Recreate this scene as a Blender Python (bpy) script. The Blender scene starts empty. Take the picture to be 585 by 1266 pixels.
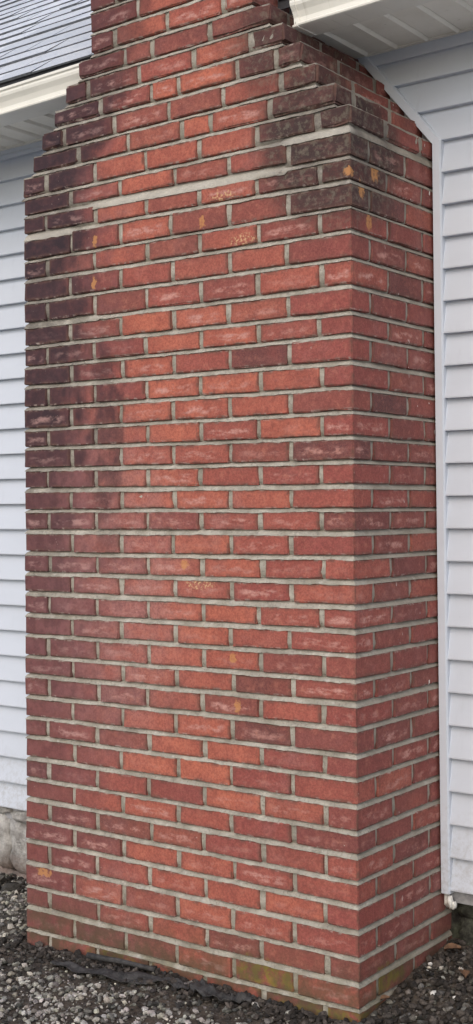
import bpy, math, random
import numpy as np
from mathutils import Vector, Matrix, noise as mnoise

sc = bpy.context.scene
C = sc.collection
R = math.radians

# ------------------------------------------------------------------ camera
cam_d = bpy.data.cameras.new('camera'); cam = bpy.data.objects.new('camera', cam_d); C.objects.link(cam)
cam_d.sensor_fit = 'VERTICAL'; cam_d.sensor_height = 36.0
cam_d.lens = 1618.47 / 1266 * 36.0
cam_d.shift_y = -51.41 / 1266
cam_d.clip_start = 0.05; cam_d.clip_end = 2000
def rot3(a, b, c):
    return Matrix.Rotation(c, 3, 'Z') @ Matrix.Rotation(b, 3, 'Y') @ Matrix.Rotation(a, 3, 'X')
M4 = rot3(1.59986158, 0.007830932, 0.629807294).to_4x4()
M4.translation = Vector((1.78583628, -2.97815367, 1.34811825))
cam.matrix_world = M4
sc.camera = cam

# ------------------------------------------------------------------ sky, sun, exposure (overcast)
SUN_EL, SUN_AZ = R(37), R(164)          # azimuth clockwise from +Y: the light comes from the front
world = bpy.data.worlds.new('World'); sc.world = world; world.use_nodes = True
wn = world.node_tree
bg = wn.nodes['Background']
sky = wn.nodes.new('ShaderNodeTexSky'); sky.sky_type = 'NISHITA'; sky.sun_disc = False
sky.sun_elevation = SUN_EL; sky.sun_rotation = SUN_AZ
sky.air_density = 1.0; sky.dust_density = 2.6; sky.ozone_density = 1.0
wn.links.new(sky.outputs[0], bg.inputs[0]); bg.inputs[1].default_value = 0.15
sd = bpy.data.lights.new('sun', 'SUN'); sun = bpy.data.objects.new('sun', sd); C.objects.link(sun)
sd.energy = 0.9; sd.angle = R(120); sd.color = (1.0, 0.98, 0.95)
dvec = Vector((math.sin(SUN_AZ) * math.cos(SUN_EL), math.cos(SUN_AZ) * math.cos(SUN_EL), math.sin(SUN_EL)))
sun.rotation_euler = dvec.to_track_quat('Z', 'Y').to_euler(); sun.location = dvec * 20
vs = sc.view_settings
vs.view_transform = 'Standard'; vs.look = 'None'; vs.gamma = 1.0; vs.exposure = 0.42; vs.use_curve_mapping = False

rng = random.Random(7)
nrng = np.random.default_rng(11)

# ------------------------------------------------------------------ node helpers
class Mat:
    def __init__(s, name, rough=0.8):
        s.m = bpy.data.materials.new(name); s.m.use_nodes = True
        s.nt = s.m.node_tree; s.b = s.nt.nodes['Principled BSDF']; s.b.inputs['Roughness'].default_value = rough
    def put(s, sock, v):
        if hasattr(v, 'links'): s.nt.links.new(v, sock)
        elif v is not None:
            if hasattr(sock, 'default_value') and hasattr(sock.default_value, '__len__') and not hasattr(v, '__len__'): v = (v,) * len(sock.default_value)
            elif hasattr(sock.default_value, '__len__') and len(sock.default_value) == 4 and len(v) == 3: v = (*v, 1)
            sock.default_value = v
    def node(s, t, **kw):
        n = s.nt.nodes.new('ShaderNode' + t)
        for k, v in kw.items(): setattr(n, k, v)
        return n
    def math(s, op, a, b=0.0, c=None, clamp=False):
        n = s.node('Math', operation=op, use_clamp=clamp); s.put(n.inputs[0], a); s.put(n.inputs[1], b)
        if c is not None: s.put(n.inputs[2], c)
        return n.outputs[0]
    def vec(s, op, a, b=(0, 0, 0)):
        n = s.node('VectorMath', operation=op); s.put(n.inputs[0], a); s.put(n.inputs[1], b)
        return n.outputs['Value'] if op in ('LENGTH', 'DISTANCE') else n.outputs[0]
    def pos(s): return s.node('NewGeometry').outputs['Position']
    def sep(s, v):
        n = s.node('SeparateXYZ'); s.put(n.inputs[0], v); return n.outputs
    def attr(s, name):
        return s.node('Attribute', attribute_name=name).outputs
    def noise(s, v, scale, detail=4, rough=0.55, dist=0.0):
        n = s.node('TexNoise'); s.put(n.inputs['Vector'], v); n.inputs['Scale'].default_value = scale
        n.inputs['Detail'].default_value = detail; n.inputs['Roughness'].default_value = rough; n.inputs['Distortion'].default_value = dist
        return n.outputs[0]
    def ramp(s, v, a, b, lo=0.0, hi=1.0):
        n = s.node('MapRange', interpolation_type='SMOOTHSTEP'); s.put(n.inputs[0], v)
        for i, q in enumerate((a, b, lo, hi)): s.put(n.inputs[i + 1], q)
        return n.outputs[0]
    def mix(s, f, a, b, mode='MIX'):
        n = s.node('Mix', data_type='RGBA', blend_type=mode); s.put(n.inputs[0], f); s.put(n.inputs[6], a); s.put(n.inputs[7], b)
        return n.outputs[2]
    def bump(s, h, strength, dist):
        n = s.node('Bump'); s.put(n.inputs['Height'], h); n.inputs['Strength'].default_value = strength; n.inputs['Distance'].default_value = dist
        s.nt.links.new(n.outputs[0], s.b.inputs['Normal'])
    def base(s, c): s.put(s.b.inputs['Base Color'], c)
    def rough(s, r): s.put(s.b.inputs['Roughness'], r)
    def spec(s, v): s.b.inputs['Specular IOR Level'].default_value = v

MODX = 0.2032

# ------------------------------------------------------------------ materials
def soot_masks(m, P, PS=None):
    x, y, z = m.sep(P)
    if PS: x = m.math('ADD', x, m.math('MULTIPLY', m.math('SUBTRACT', m.noise(PS, 5.0, 4, 0.6), 0.5), 0.30))
    n1 = m.noise(P, 9.0, 5, 0.6); n2 = m.noise(m.vec('MULTIPLY', P, (14, 14, 3.0)), 1.0, 3, 0.6)
    w = m.math('MULTIPLY', m.math('SUBTRACT', n1, 0.5), 0.34)
    w2 = m.math('MULTIPLY', m.math('SUBTRACT', n2, 0.5), 0.26)
    w = m.math('MULTIPLY', w, 0.55)
    xs = m.math('ADD', m.math('ADD', x, w), m.math('MULTIPLY', w2, 0.7))
    # soot and run-off along the left edge of the chimney, following the stepped shoulder
    edge = m.ramp(z, 1.0, 2.0, -1.08, -1.0)
    steps = m.node('MapRange'); m.put(steps.inputs[0], z)
    for i, q in enumerate((2.33, 2.75, 0.0, 0.25)): steps.inputs[i + 1].default_value = q
    edge = m.math('ADD', edge, steps.outputs[0])
    left = m.ramp(m.math('SUBTRACT', xs, edge), -0.03, 0.10, 1.0, 0.0)
    up = m.math('ADD', m.ramp(m.math('ADD', z, m.math('MULTIPLY', w, 0.6)), 0.9, 1.8, 0.22, 1.0), 0.0)
    fade = m.ramp(z, 2.50, 2.80, 1.0, 0.6)
    left = m.math('MULTIPLY', m.math('MULTIPLY', left, up), fade)
    # second faint run-off band further in
    band = m.ramp(m.math('ABSOLUTE', m.math('ADD', xs, 0.87)), 0.0, 0.08, 1.0, 0.0)
    band = m.math('MULTIPLY', band, m.math('MULTIPLY', m.ramp(z, 1.05, 1.5), m.ramp(z, 1.75, 2.0, 0.8, 0.0)))
    left = m.math('MAXIMUM', left, band)
    # sooty weathered shoulder on the right
    d = m.vec('LENGTH', m.vec('MULTIPLY', m.vec('SUBTRACT', P, (-0.05, 0.02, 2.36)), (3.2, 3.2, 3.2)))
    right = m.ramp(m.math('ADD', d, m.math('MULTIPLY', w, 2.2)), 0.6, 1.0, 1.0, 0.0)
    d2 = m.vec('LENGTH', m.vec('MULTIPLY', m.vec('SUBTRACT', P, (-0.22, 0.12, 2.66)), (4.2, 3.0, 4.2)))
    right2 = m.ramp(m.math('ADD', d2, m.math('MULTIPLY', w, 2.2)), 0.45, 1.1, 0.9, 0.0)
    return left, m.math('MAXIMUM', right, right2), z, n1

def spots(m, P, lst, jitter=0.017, nscale=75):
    """small blotches of known place and size, (x,y,z,rx,ry,rz)"""
    nz = m.node('TexNoise'); m.put(nz.inputs['Vector'], P); nz.inputs['Scale'].default_value = nscale; nz.inputs['Detail'].default_value = 3
    off = m.vec('MULTIPLY', m.vec('SUBTRACT', nz.outputs[1], (0.5, 0.5, 0.5)), (jitter * 2,) * 3)
    Q = m.vec('ADD', P, off); out = None
    for (x, y, z, rx, ry, rz) in lst:
        d = m.vec('LENGTH', m.vec('DIVIDE', m.vec('SUBTRACT', Q, (x, y, z)), (rx, ry, rz)))
        v = m.ramp(d, 0.65, 1.05, 1.0, 0.0)
        out = v if out is None else m.math('MAXIMUM', out, v)
    return out

ORANGE = [(-0.009, 0, 2.243, .018, .02, .013), (-0.913, 0, 2.172, .012, .02, .022), (-0.917, 0, 2.043, .012, .02, .022),
          (-0.499, 0, 2.173, .012, .02, .018), (-0.573, 0, 1.187, .017, .02, .017), (-0.401, 0, 0.925, .013, .02, .016),
          (-0.386, 0, 0.795, .014, .02, .02), (-1.139, 0, 0.216, .036, .02, .015),
          (0, 0.126, 2.261, .02, .026, .024), (0, 0.055, 2.205, .02, .016, .03), (0, 0.092, 2.122, .02, .018, .028)]
SPECK = [(-0.426, 0, 2.238, .05, .02, .014), (-0.356, 0, 2.106, .055, .02, .018), (-0.52, 0, 1.13, .06, .02, .018)]
MOSS = [(-0.30, 0, 0.065, .12, .06, .045), (-0.80, 0, -0.01, .18, .06, .04), (0, 0.16, 0.07, .05, .09, .04), (-0.12, 0, -0.01, .2, .06, .04), (0, 0.1, 0.0, .05, .2, .03)]

def mat_brick():
    m = Mat('weathered_red_brick', 0.9); m.spec(0.25)
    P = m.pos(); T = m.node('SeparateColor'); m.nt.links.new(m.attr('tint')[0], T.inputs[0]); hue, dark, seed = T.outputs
    PS = m.vec('ADD', P, m.vec('SCALE', (1, 1, 1)))
    sv = m.node('CombineXYZ'); m.put(sv.inputs[0], m.math('MULTIPLY', seed, 37.0)); m.put(sv.inputs[1], m.math('MULTIPLY', seed, 71.0)); m.put(sv.inputs[2], m.math('MULTIPLY', seed, 13.0))
    PS = m.vec('ADD', P, sv.outputs[0])
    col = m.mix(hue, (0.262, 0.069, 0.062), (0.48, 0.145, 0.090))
    big = m.noise(PS, 14, 4, 0.6)
    col = m.mix(m.ramp(big, 0.35, 0.72), col, m.mix(0.55, col, (0.205, 0.050, 0.044)))
    # kiln-dark purple bricks, darkening unevenly over their face
    dk = m.math('MULTIPLY', dark, m.ramp(m.noise(PS, 10, 3), 0.25, 0.6, 0.62, 1.08))
    col = m.mix(dk, col, (0.066, 0.037, 0.043))
    # chalky pink ghost lying along the middle of the face
    uv = m.sep(m.node('UVMap').outputs[0])
    rowv = m.math('ABSOLUTE', m.math('SUBTRACT', uv[1], m.math('ADD', 0.42, m.math('MULTIPLY', m.math('SUBTRACT', m.noise(PS, 22, 2), 0.5), 0.5))))
    endv = m.math('ABSOLUTE', m.math('SUBTRACT', uv[0], 0.5))
    g = m.math('MULTIPLY', m.ramp(rowv, 0.08, 0.26, 1.0, 0.0), m.ramp(endv, 0.25, 0.46, 1.0, 0.0))
    gn = m.ramp(m.noise(m.vec('MULTIPLY', PS, (24, 24, 52)), 1.0, 5, 0.7), 0.42, 0.66)
    amt = m.ramp(m.math('FRACT', m.math('MULTIPLY', seed, 7.31)), 0.3, 1.0, 0.0, 1.0)
    g = m.math('MULTIPLY', m.math('MULTIPLY', g, gn), amt)
    col = m.mix(m.math('MULTIPLY', g, 0.9), col, (0.54, 0.29, 0.245))
    # patches where a pale chalky bloom lies over several bricks
    px, py, pz = m.sep(P)
    bl = m.vec('LENGTH', m.vec('MULTIPLY', m.vec('SUBTRACT', P, (-0.85, 0, 1.12)), (2.6, 1.0, 1.5)))
    bl = m.math('MULTIPLY', m.ramp(bl, 0.35, 1.0, 1.0, 0.0), m.ramp(m.noise(PS, 13, 4, 0.6), 0.3, 0.6, 0.25, 1.0))
    bl2 = m.math('MULTIPLY', m.ramp(m.noise(P, 3.2, 3, 0.55), 0.5, 0.72), m.ramp(m.noise(PS, 20, 4, 0.6), 0.35, 0.65))
    col = m.mix(m.math('MULTIPLY', m.math('MAXIMUM', bl, m.math('MULTIPLY', bl2, 0.6)), 0.62), col, (0.35, 0.19, 0.18))
    # fine sand grain
    fine = m.noise(P, 330, 3, 0.7)
    col = m.mix(m.ramp(fine, 0.3, 0.7, 0.0, 0.5), col, m.mix(0.6, col, (0.43, 0.155, 0.105)))
    grit = m.noise(PS, 150, 4, 0.75)
    col = m.mix(m.ramp(grit, 0.38, 0.60, 0.55, 0.0), col, m.mix(0.7, col, (0.09, 0.030, 0.028)))
    mott = m.noise(PS, 48, 5, 0.7)
    col = m.mix(m.ramp(mott, 0.5, 0.72, 0.0, 0.6), col, m.mix(0.55, col, (0.46, 0.19, 0.13)))
    col = m.mix(m.ramp(mott, 0.28, 0.48, 0.5, 0.0), col, m.mix(0.6, col, (0.13, 0.04, 0.037)))
    dots = m.ramp(m.noise(PS, 190, 2, 0.5), 0.68, 0.74)
    col = m.mix(m.math('MULTIPLY', dots, 0.3), col, (0.10, 0.03, 0.028))
    left, right, z, n1 = soot_masks(m, P, PS)
    film = m.ramp(m.math('ADD', px, m.math('MULTIPLY', m.math('SUBTRACT', m.noise(PS, 11, 4, 0.6), 0.5), 0.5)), -1.08, -0.72, 0.75, 0.0)
    film = m.math('MULTIPLY', film, m.ramp(pz, 0.25, 0.95, 0.45, 1.0))
    col = m.mix(film, col, m.mix(m.ramp(m.noise(PS, 30, 4, 0.65), 0.35, 0.65), (0.105, 0.050, 0.055), (0.185, 0.085, 0.088)))
    col = m.mix(m.math('MULTIPLY', m.math('MULTIPLY', film, g), 0.7), col, (0.40, 0.25, 0.24))
    sootn = m.math('MULTIPLY', m.ramp(m.noise(PS, 26, 5, 0.7), 0.4, 0.7, 1.0, 0.80), m.ramp(m.math('FRACT', m.math('MULTIPLY', seed, 5.17)), 0.0, 1.0, 0.86, 1.0))
    col = m.mix(m.math('MULTIPLY', m.math('MULTIPLY', left, sootn), 1.0), col, (0.034, 0.022, 0.027))
    # chalky sheen bleeding through the soot
    col = m.mix(m.math('MULTIPLY', m.math('MULTIPLY', left, g), 0.35), col, (0.30, 0.22, 0.22))
    col = m.mix(m.math('MULTIPLY', m.math('MULTIPLY', right, sootn), 0.96), col, (0.045, 0.030, 0.029))
    lich = m.math('MULTIPLY', m.math('MULTIPLY', right, m.ramp(m.noise(P, 42, 6, 0.75), 0.48, 0.62)), 0.42)
    col = m.mix(lich, col, (0.19, 0.175, 0.13))
    # mortar film and lime specks
    sp = m.math('MULTIPLY', m.ramp(m.noise(P, 85, 4, 0.7), 0.66, 0.72), m.ramp(m.noise(P, 6, 2), 0.5, 0.66))
    col = m.mix(m.math('MULTIPLY', sp, 0.7), col, (0.50, 0.40, 0.35))
    sx, sy, szz = m.sep(P)
    edgew = m.math('MULTIPLY', m.ramp(m.math('MINIMUM', m.math('SUBTRACT', 1.0, uv[1]), uv[1]), 0.02, 0.13, 1.0, 0.0), m.ramp(m.noise(P, 45, 4, 0.65), 0.5, 0.62))
    col = m.mix(m.math('MULTIPLY', edgew, 0.7), col, (0.38, 0.31, 0.27))
    arris = m.ramp(m.math('MINIMUM', m.math('MINIMUM', m.math('SUBTRACT', 1.0, uv[1]), uv[1]), m.math('MULTIPLY', m.math('MINIMUM', m.math('SUBTRACT', 1.0, uv[0]), uv[0]), 3.0)), 0.0, 0.24, 1.0, 0.0)
    arris = m.math('MULTIPLY', arris, m.ramp(m.noise(PS, 32, 4, 0.65), 0.36, 0.66, 0.0, 0.85))
    col = m.mix(arris, col, (0.115, 0.062, 0.048))
    col = m.mix(m.math('MULTIPLY', g, 0.4), col, (0.50, 0.27, 0.23))
    # white paint flecks on the flank next to the siding
    fl = m.math('MULTIPLY', m.ramp(m.noise(m.vec('MULTIPLY', P, (60, 60, 24)), 1.0, 2), 0.715, 0.74), m.ramp(sy, 0.10, 0.40))
    col = m.mix(fl, col, (0.70, 0.66, 0.62))
    wash = m.math('MULTIPLY', m.ramp(sy, 0.1, 0.45, 0.0, 0.5), m.ramp(m.noise(P, 7, 4, 0.6), 0.45, 0.7))
    col = m.mix(m.math('MULTIPLY', wash, 0.6), col, (0.33, 0.15, 0.135))
    brk = m.ramp(m.noise(P, 70, 4, 0.65), 0.3, 0.52)
    col = m.mix(m.math('MULTIPLY', spots(m, P, ORANGE), m.math('ADD', 0.05, m.math('MULTIPLY', brk, 0.7))), col, (0.47, 0.225, 0.085))
    col = m.mix(m.math('MULTIPLY', spots(m, P, SPECK, 0.02), m.ramp(m.noise(P, 120, 3, 0.6), 0.48, 0.6)), col, (0.50, 0.30, 0.17))
    ms = m.math('MULTIPLY', spots(m, P, MOSS, 0.05, 20), m.ramp(m.noise(P, 38, 5, 0.65), 0.35, 0.6))
    col = m.mix(m.math('MULTIPLY', ms, 0.95), col, (0.20, 0.155, 0.03))
    low = m.math('MULTIPLY', m.ramp(z, 0.02, 0.20, 1.0, 0.0), m.ramp(m.noise(P, 16, 5, 0.6), 0.3, 0.6))
    col = m.mix(m.math('MULTIPLY', low, 0.75), col, (0.075, 0.062, 0.035))
    m.base(col)
    h = m.math('ADD', m.math('MULTIPLY', m.noise(P, 260, 4, 0.7), 0.6), m.math('MULTIPLY', m.noise(PS, 45, 4, 0.6), 1.0))
    m.bump(h, 0.45, 0.003)
    m.rough(m.ramp(g, 0, 1, 0.92, 0.7))
    return m.m

def mat_mortar():
    m = Mat('old_lime_mortar', 0.95); m.spec(0.15)
    P = m.pos()
    left, right, z, n1 = soot_masks(m, P)
    col = m.mix(m.ramp(m.noise(P, 12, 5, 0.65), 0.3, 0.7), (0.27, 0.246, 0.20), (0.46, 0.428, 0.365))
    col = m.mix(m.ramp(m.noise(P, 120, 4, 0.7), 0.5, 0.7, 0, 0.7), col, (0.19, 0.17, 0.145))
    col = m.mix(m.ramp(m.noise(P, 4.5, 6, 0.7), 0.5, 0.75, 0, 0.65), col, (0.20, 0.178, 0.15))
    col = m.mix(m.ramp(m.noise(P, 30, 4, 0.7), 0.58, 0.7, 0, 0.55), col, (0.60, 0.57, 0.51))
    sx, sy, sz = m.sep(P)
    col = m.mix(m.math('MULTIPLY', m.ramp(sy, 0.02, 0.12), 0.5), col, (0.27, 0.235, 0.195))  # flank mortar coloured browner and darker, painting in its shaded side
    col = m.mix(m.math('MULTIPLY', m.math('ADD', left, right), m.ramp(n1, 0.35, 0.62, 0.12, 0.68)), col, (0.115, 0.10, 0.09))
    # paler, later pointing in the wide joint under the shoulder
    rp = spots(m, P, [(-0.57, 0, 2.285, .42, .05, .024), (-0.10, 0, 2.357, .14, .05, .024), (-1.12, 0, 2.22, .14, .05, .022)], 0.01, 30)
    col = m.mix(m.math('MULTIPLY', rp, 0.55), col, (0.50, 0.47, 0.41))
    low = m.math('MULTIPLY', m.ramp(z, 0.0, 0.2, 1.0, 0.0), m.ramp(m.noise(P, 14, 5, 0.6), 0.35, 0.65))
    col = m.mix(m.math('MULTIPLY', low, 0.6), col, (0.16, 0.15, 0.085))
    m.base(col)
    m.bump(m.math('ADD', m.noise(P, 150, 5, 0.75), m.noise(P, 40, 3, 0.6)), 0.8, 0.006)
    return m.m

def mat_vinyl(name, c):
    m = Mat(name, 0.5); m.spec(0.3)
    P = m.pos()
    col = m.mix(m.ramp(m.noise(m.vec('MULTIPLY', P, (2.5, 2.5, 9)), 1.0, 5, 0.6), 0.35, 0.75, 0.0, 0.35), c, tuple(v * 0.86 for v in c))
    drip = m.ramp(m.noise(m.vec('MULTIPLY', P, (40, 40, 2.0)), 1.0, 4, 0.6), 0.55, 0.8, 0.0, 0.22)
    col = m.mix(drip, col, tuple(v * 0.7 for v in c))
    grime = m.ramp(m.noise(P, 90, 3, 0.6), 0.70, 0.78, 0.0, 0.25)
    col = m.mix(grime, col, (0.25, 0.24, 0.22))
    vx, vy, vz = m.sep(P)
    spl = m.math('MULTIPLY', m.ramp(m.math('ADD', vz, m.math('MULTIPLY', m.noise(P, 12, 4, 0.7), 0.35)), 0.42, 0.70, 1.0, 0.0), m.ramp(m.noise(P, 55, 5, 0.75), 0.4, 0.7))
    col = m.mix(m.math('MULTIPLY', spl, 0.45), col, (0.27, 0.25, 0.22))
    m.base(col)
    m.bump(m.noise(m.vec('MULTIPLY', P, (6, 6, 160)), 1.0, 3, 0.6), 0.06, 0.002)
    return m.m

def mat_gutter():
    m = Mat('cream_painted_aluminium', 0.38); m.spec(0.4)
    P = m.pos()
    c = (0.74, 0.725, 0.66)
    col = m.mix(m.ramp(m.noise(m.vec('MULTIPLY', P, (5, 5, 14)), 1.0, 5, 0.6), 0.4, 0.75, 0.0, 0.5), c, (0.56, 0.55, 0.49))
    drip = m.ramp(m.noise(m.vec('MULTIPLY', P, (70, 8, 5)), 1.0, 4, 0.6), 0.58, 0.75, 0.0, 0.4)
    col = m.mix(drip, col, (0.33, 0.31, 0.26))
    x, y, z = m.sep(P)
    m.base(col); return m.m

def mat_soffit():
    m = Mat('cream_vinyl_soffit', 0.55); m.spec(0.25)
    P = m.pos()
    col = m.mix(m.ramp(m.noise(P, 7, 5, 0.65), 0.35, 0.75, 0, 0.6), (0.84, 0.82, 0.75), (0.70, 0.67, 0.59))
    col = m.mix(m.ramp(m.noise(P, 60, 4, 0.7), 0.62, 0.75, 0, 0.35), col, (0.28, 0.25, 0.19))
    m.base(col); return m.m

def mat_shingle():
    m = Mat('grey_asphalt_shingle', 0.62); m.spec(0.5)
    P = m.pos(); t = m.node('SeparateColor'); m.nt.links.new(m.attr('tint')[0], t.inputs[0])
    col = m.mix(t.outputs[0], (0.54, 0.565, 0.60), (0.70, 0.725, 0.76))
    col = m.mix(m.ramp(m.noise(P, 420, 2, 0.6), 0.4, 0.65, 0, 0.5), col, (0.20, 0.22, 0.25))
    col = m.mix(m.ramp(m.noise(P, 9, 4, 0.6), 0.45, 0.75, 0, 0.5), col, (0.42, 0.46, 0.52))
    m.base(col); m.bump(m.noise(P, 500, 2, 0.6), 0.5, 0.003); return m.m

def mat_stone():
    m = Mat('crushed_gravel', 0.8); m.spec(0.3)
    P = m.pos(); a = m.attr('tint')[0]
    n = m.ramp(m.noise(P, 130, 4, 0.65), 0.3, 0.75, 0.55, 1.25)
    v = m.node('VectorMath', operation='SCALE'); m.put(v.inputs[0], a); m.put(v.inputs['Scale'], n)
    m.base(v.outputs[0]); m.bump(m.noise(P, 200, 4, 0.7), 0.7, 0.004); return m.m

def mat_soil():
    m = Mat('wet_soil_and_bounce_ground', 0.85); m.spec(0.35)
    P = m.pos()
    col = m.mix(m.ramp(m.noise(P, 18, 6, 0.65), 0.35, 0.7), (0.035, 0.027, 0.02), (0.12, 0.094, 0.07))
    col = m.mix(m.ramp(m.noise(P, 90, 4, 0.7), 0.52, 0.66, 0, 0.8), col, (0.15, 0.14, 0.125))
    far = m.ramp(m.vec('LENGTH', P), 1.3, 2.2)
    col = m.mix(far, col, m.mix(m.noise(P, 3, 5, 0.6), (0.28, 0.27, 0.25), (0.42, 0.41, 0.38)))  # pale unseen ground farther out, added to bounce light up under the eaves
    m.base(col); m.bump(m.math('ADD', m.noise(P, 60, 6, 0.7), m.noise(P, 14, 4, 0.6)), 1.0, 0.02); return m.m

def mat_rubble():
    m = Mat('limewashed_rubble_stone', 0.95); m.spec(0.15)
    P = m.pos(); x, y, z = m.sep(P)
    a = m.mix(m.ramp(m.noise(P, 16, 6, 0.7), 0.32, 0.7), (0.30, 0.28, 0.26), (0.76, 0.745, 0.71))
    a = m.mix(m.ramp(m.math('ADD', z, m.math('MULTIPLY', m.noise(P, 20, 3), 0.12)), 0.05, 0.16, 0.75, 0.0), a, (0.27, 0.19, 0.155))
    b = m.mix(m.ramp(m.noise(P, 22, 6, 0.7), 0.35, 0.7), (0.030, 0.028, 0.026), (0.15, 0.155, 0.12))
    b = m.mix(m.ramp(m.noise(P, 9, 3), 0.5, 0.7, 0, 0.5), b, (0.07, 0.085, 0.05))
    m.base(m.mix(m.ramp(x, -0.8, -0.3), a, b))
    m.bump(m.math('ADD', m.noise(P, 35, 6, 0.7), m.math('MULTIPLY', m.noise(P, 140, 4, 0.7), 0.5)), 1.0, 0.018); return m.m

def mat_plain(name, c, rough=0.8, var=0.3, scale=40, bump=0.0):
    m = Mat(name, rough); P = m.pos()
    m.base(m.mix(m.ramp(m.noise(P, scale, 5, 0.65), 0.3, 0.7, 0, 1), tuple(v * (1 - var) for v in c), tuple(min(1, v * (1 + var)) for v in c)))
    if bump: m.bump(m.noise(P, scale * 3, 4, 0.7), bump, 0.004)
    return m.m

BRICK = mat_brick(); MORTAR = mat_mortar()
SIDING = mat_vinyl('pale_grey_vinyl_siding', (0.54, 0.58, 0.645)); TRIM = mat_vinyl('pale_grey_vinyl_trim', (0.57, 0.61, 0.675))
GUTTER = mat_gutter(); SOFFIT = mat_soffit(); SHINGLE = mat_shingle(); GRAVEL = mat_stone(); SOIL = mat_soil(); RUBBLE = mat_rubble()
SHEATH = mat_plain('grey_wall_sheathing', (0.30, 0.30, 0.31)); DARKGAP = mat_plain('dark_underlay_and_gap_shade', (0.03, 0.03, 0.035))
EDGE = mat_plain('grey_asphalt_cut_edge', (0.10, 0.108, 0.12))
FABRIC = mat_plain('black_landscape_fabric', (0.034, 0.032, 0.031), 0.75, 0.6, 40, 0.8)
FOAM = mat_plain('dirty_white_sealant', (0.62, 0.61, 0.57), 0.8, 0.25, 60, 0.6)
LEAF = mat_plain('dead_brown_leaf', (0.14, 0.075, 0.04), 0.8, 0.4, 60, 0.3)
CHIP = mat_plain('pale_stone_chip', (0.62, 0.60, 0.56), 0.8, 0.2, 60, 0.5)
TWIG = mat_plain('grey_weathered_stick', (0.17, 0.14, 0.115), 0.9, 0.4, 60, 0.5)

# ------------------------------------------------------------------ mesh helpers
def mesh_obj(name, verts, faces, mat, parent=None, loc=(0, 0, 0), smooth=False, tint=None, uvs=None, mat2=None, faces2=()):
    me = bpy.data.meshes.new(name); me.from_pydata([tuple(v) for v in verts], [], [tuple(f) for f in faces])
    if tint is not None:
        at = me.attributes.new('tint', 'FLOAT_COLOR', 'POINT')
        t = np.asarray(tint, dtype=np.float32)
        if t.ndim == 1: t = np.tile(t, (len(verts), 1))
        if t.shape[1] == 3: t = np.hstack([t, np.ones((len(t), 1), np.float32)])
        at.data.foreach_set('color', t.ravel())
    if uvs is not None:
        ul = me.uv_layers.new(name='UVMap'); ul.data.foreach_set('uv', np.asarray(uvs, dtype=np.float32).ravel())
    me.materials.append(mat)
    if mat2:
        me.materials.append(mat2)
        for q in faces2: me.polygons[q].material_index = 1
    if smooth: me.polygons.foreach_set('use_smooth', [True] * len(me.polygons))
    me.update()
    o = bpy.data.objects.new(name, me); C.objects.link(o); o.location = loc
    if parent: o.parent = parent
    return o
def empty(name, loc=(0, 0, 0), parent=None):
    o = bpy.data.objects.new(name, None); C.objects.link(o); o.location = loc; o.empty_display_size = 0.1
    if parent: o.parent = parent
    return o
def tag(o, label=None, cat=None, group=None, kind=None):
    for k, v in (('label', label), ('category', cat), ('group', group), ('kind', kind)):
        if v: o[k] = v
    return o
def box(x0, x1, y0, y1, z0, z1):
    v = [(x, y, z) for z in (z0, z1) for y in (y0, y1) for x in (x0, x1)]
    f = [(0, 2, 3, 1), (4, 5, 7, 6), (0, 1, 5, 4), (2, 6, 7, 3), (0, 4, 6, 2), (1, 3, 7, 5)]
    return v, f
def join(parts):
    V, F = [], []
    for v, f in parts:
        n = len(V); V += list(v); F += [tuple(i + n for i in q) for q in f]
    return V, F
def prism(poly, axis_pts):
    """poly: list of (y,z); extruded between the two x values in axis_pts"""
    n = len(poly); x0, x1 = axis_pts
    v = [(x0, y, z) for y, z in poly] + [(x1, y, z) for y, z in poly]
    f = [tuple(range(n))[::-1], tuple(range(n, 2 * n))] + [(i, (i + 1) % n, n + (i + 1) % n, n + i) for i in range(n)]
    return v, f
def sstep(x, a, b):
    t = max(0.0, min(1.0, (x - a) / (b - a))); return t * t * (3 - 2 * t)
def nz(x, y, z, s): return mnoise.noise(Vector((x * s, y * s, z * s)))

# ------------------------------------------------------------------ ground
def gh(x, y):
    h = -0.012 + 0.010 * nz(x, y, 0, 5) + 0.012 * nz(x, y, 3, 1.3)
    h += sstep(x, -0.35, 0.05) * (0.012 + 0.155 * max(0.0, min(0.6, y)))
    h += 0.018 * math.exp(-((x + 0.52) / 0.30) ** 2 - ((y + 0.05) / 0.09) ** 2)
    h -= 0.012 * sstep(-x, 0.95, 1.3) * sstep(0.2 - y, 0.0, 0.3)
    r = math.hypot(x, y)
    return h * (1 - sstep(r, 4, 9)) - 0.15 * sstep(-y, 0.8, 8)
gx = np.concatenate([[-400, -120, -40, -15, -8, -5], np.arange(-3.4, 1.61, 0.035), [2.2, 3, 5, 9, 18, 50, 130, 400]])
gy = np.concatenate([[-400, -120, -40, -15, -8, -5, -3], np.arange(-1.6, 0.95, 0.035), [1.5, 3, 6, 12, 40, 130, 400]])
gv = [(x, y, gh(x, y)) for y in gy for x in gx]; nx = len(gx)
gf = [(j * nx + i, j * nx + i + 1, (j + 1) * nx + i + 1, (j + 1) * nx + i) for j in range(len(gy) - 1) for i in range(nx - 1)]
tag(mesh_obj('ground', gv, gf, SOIL, smooth=True), kind='structure')

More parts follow.
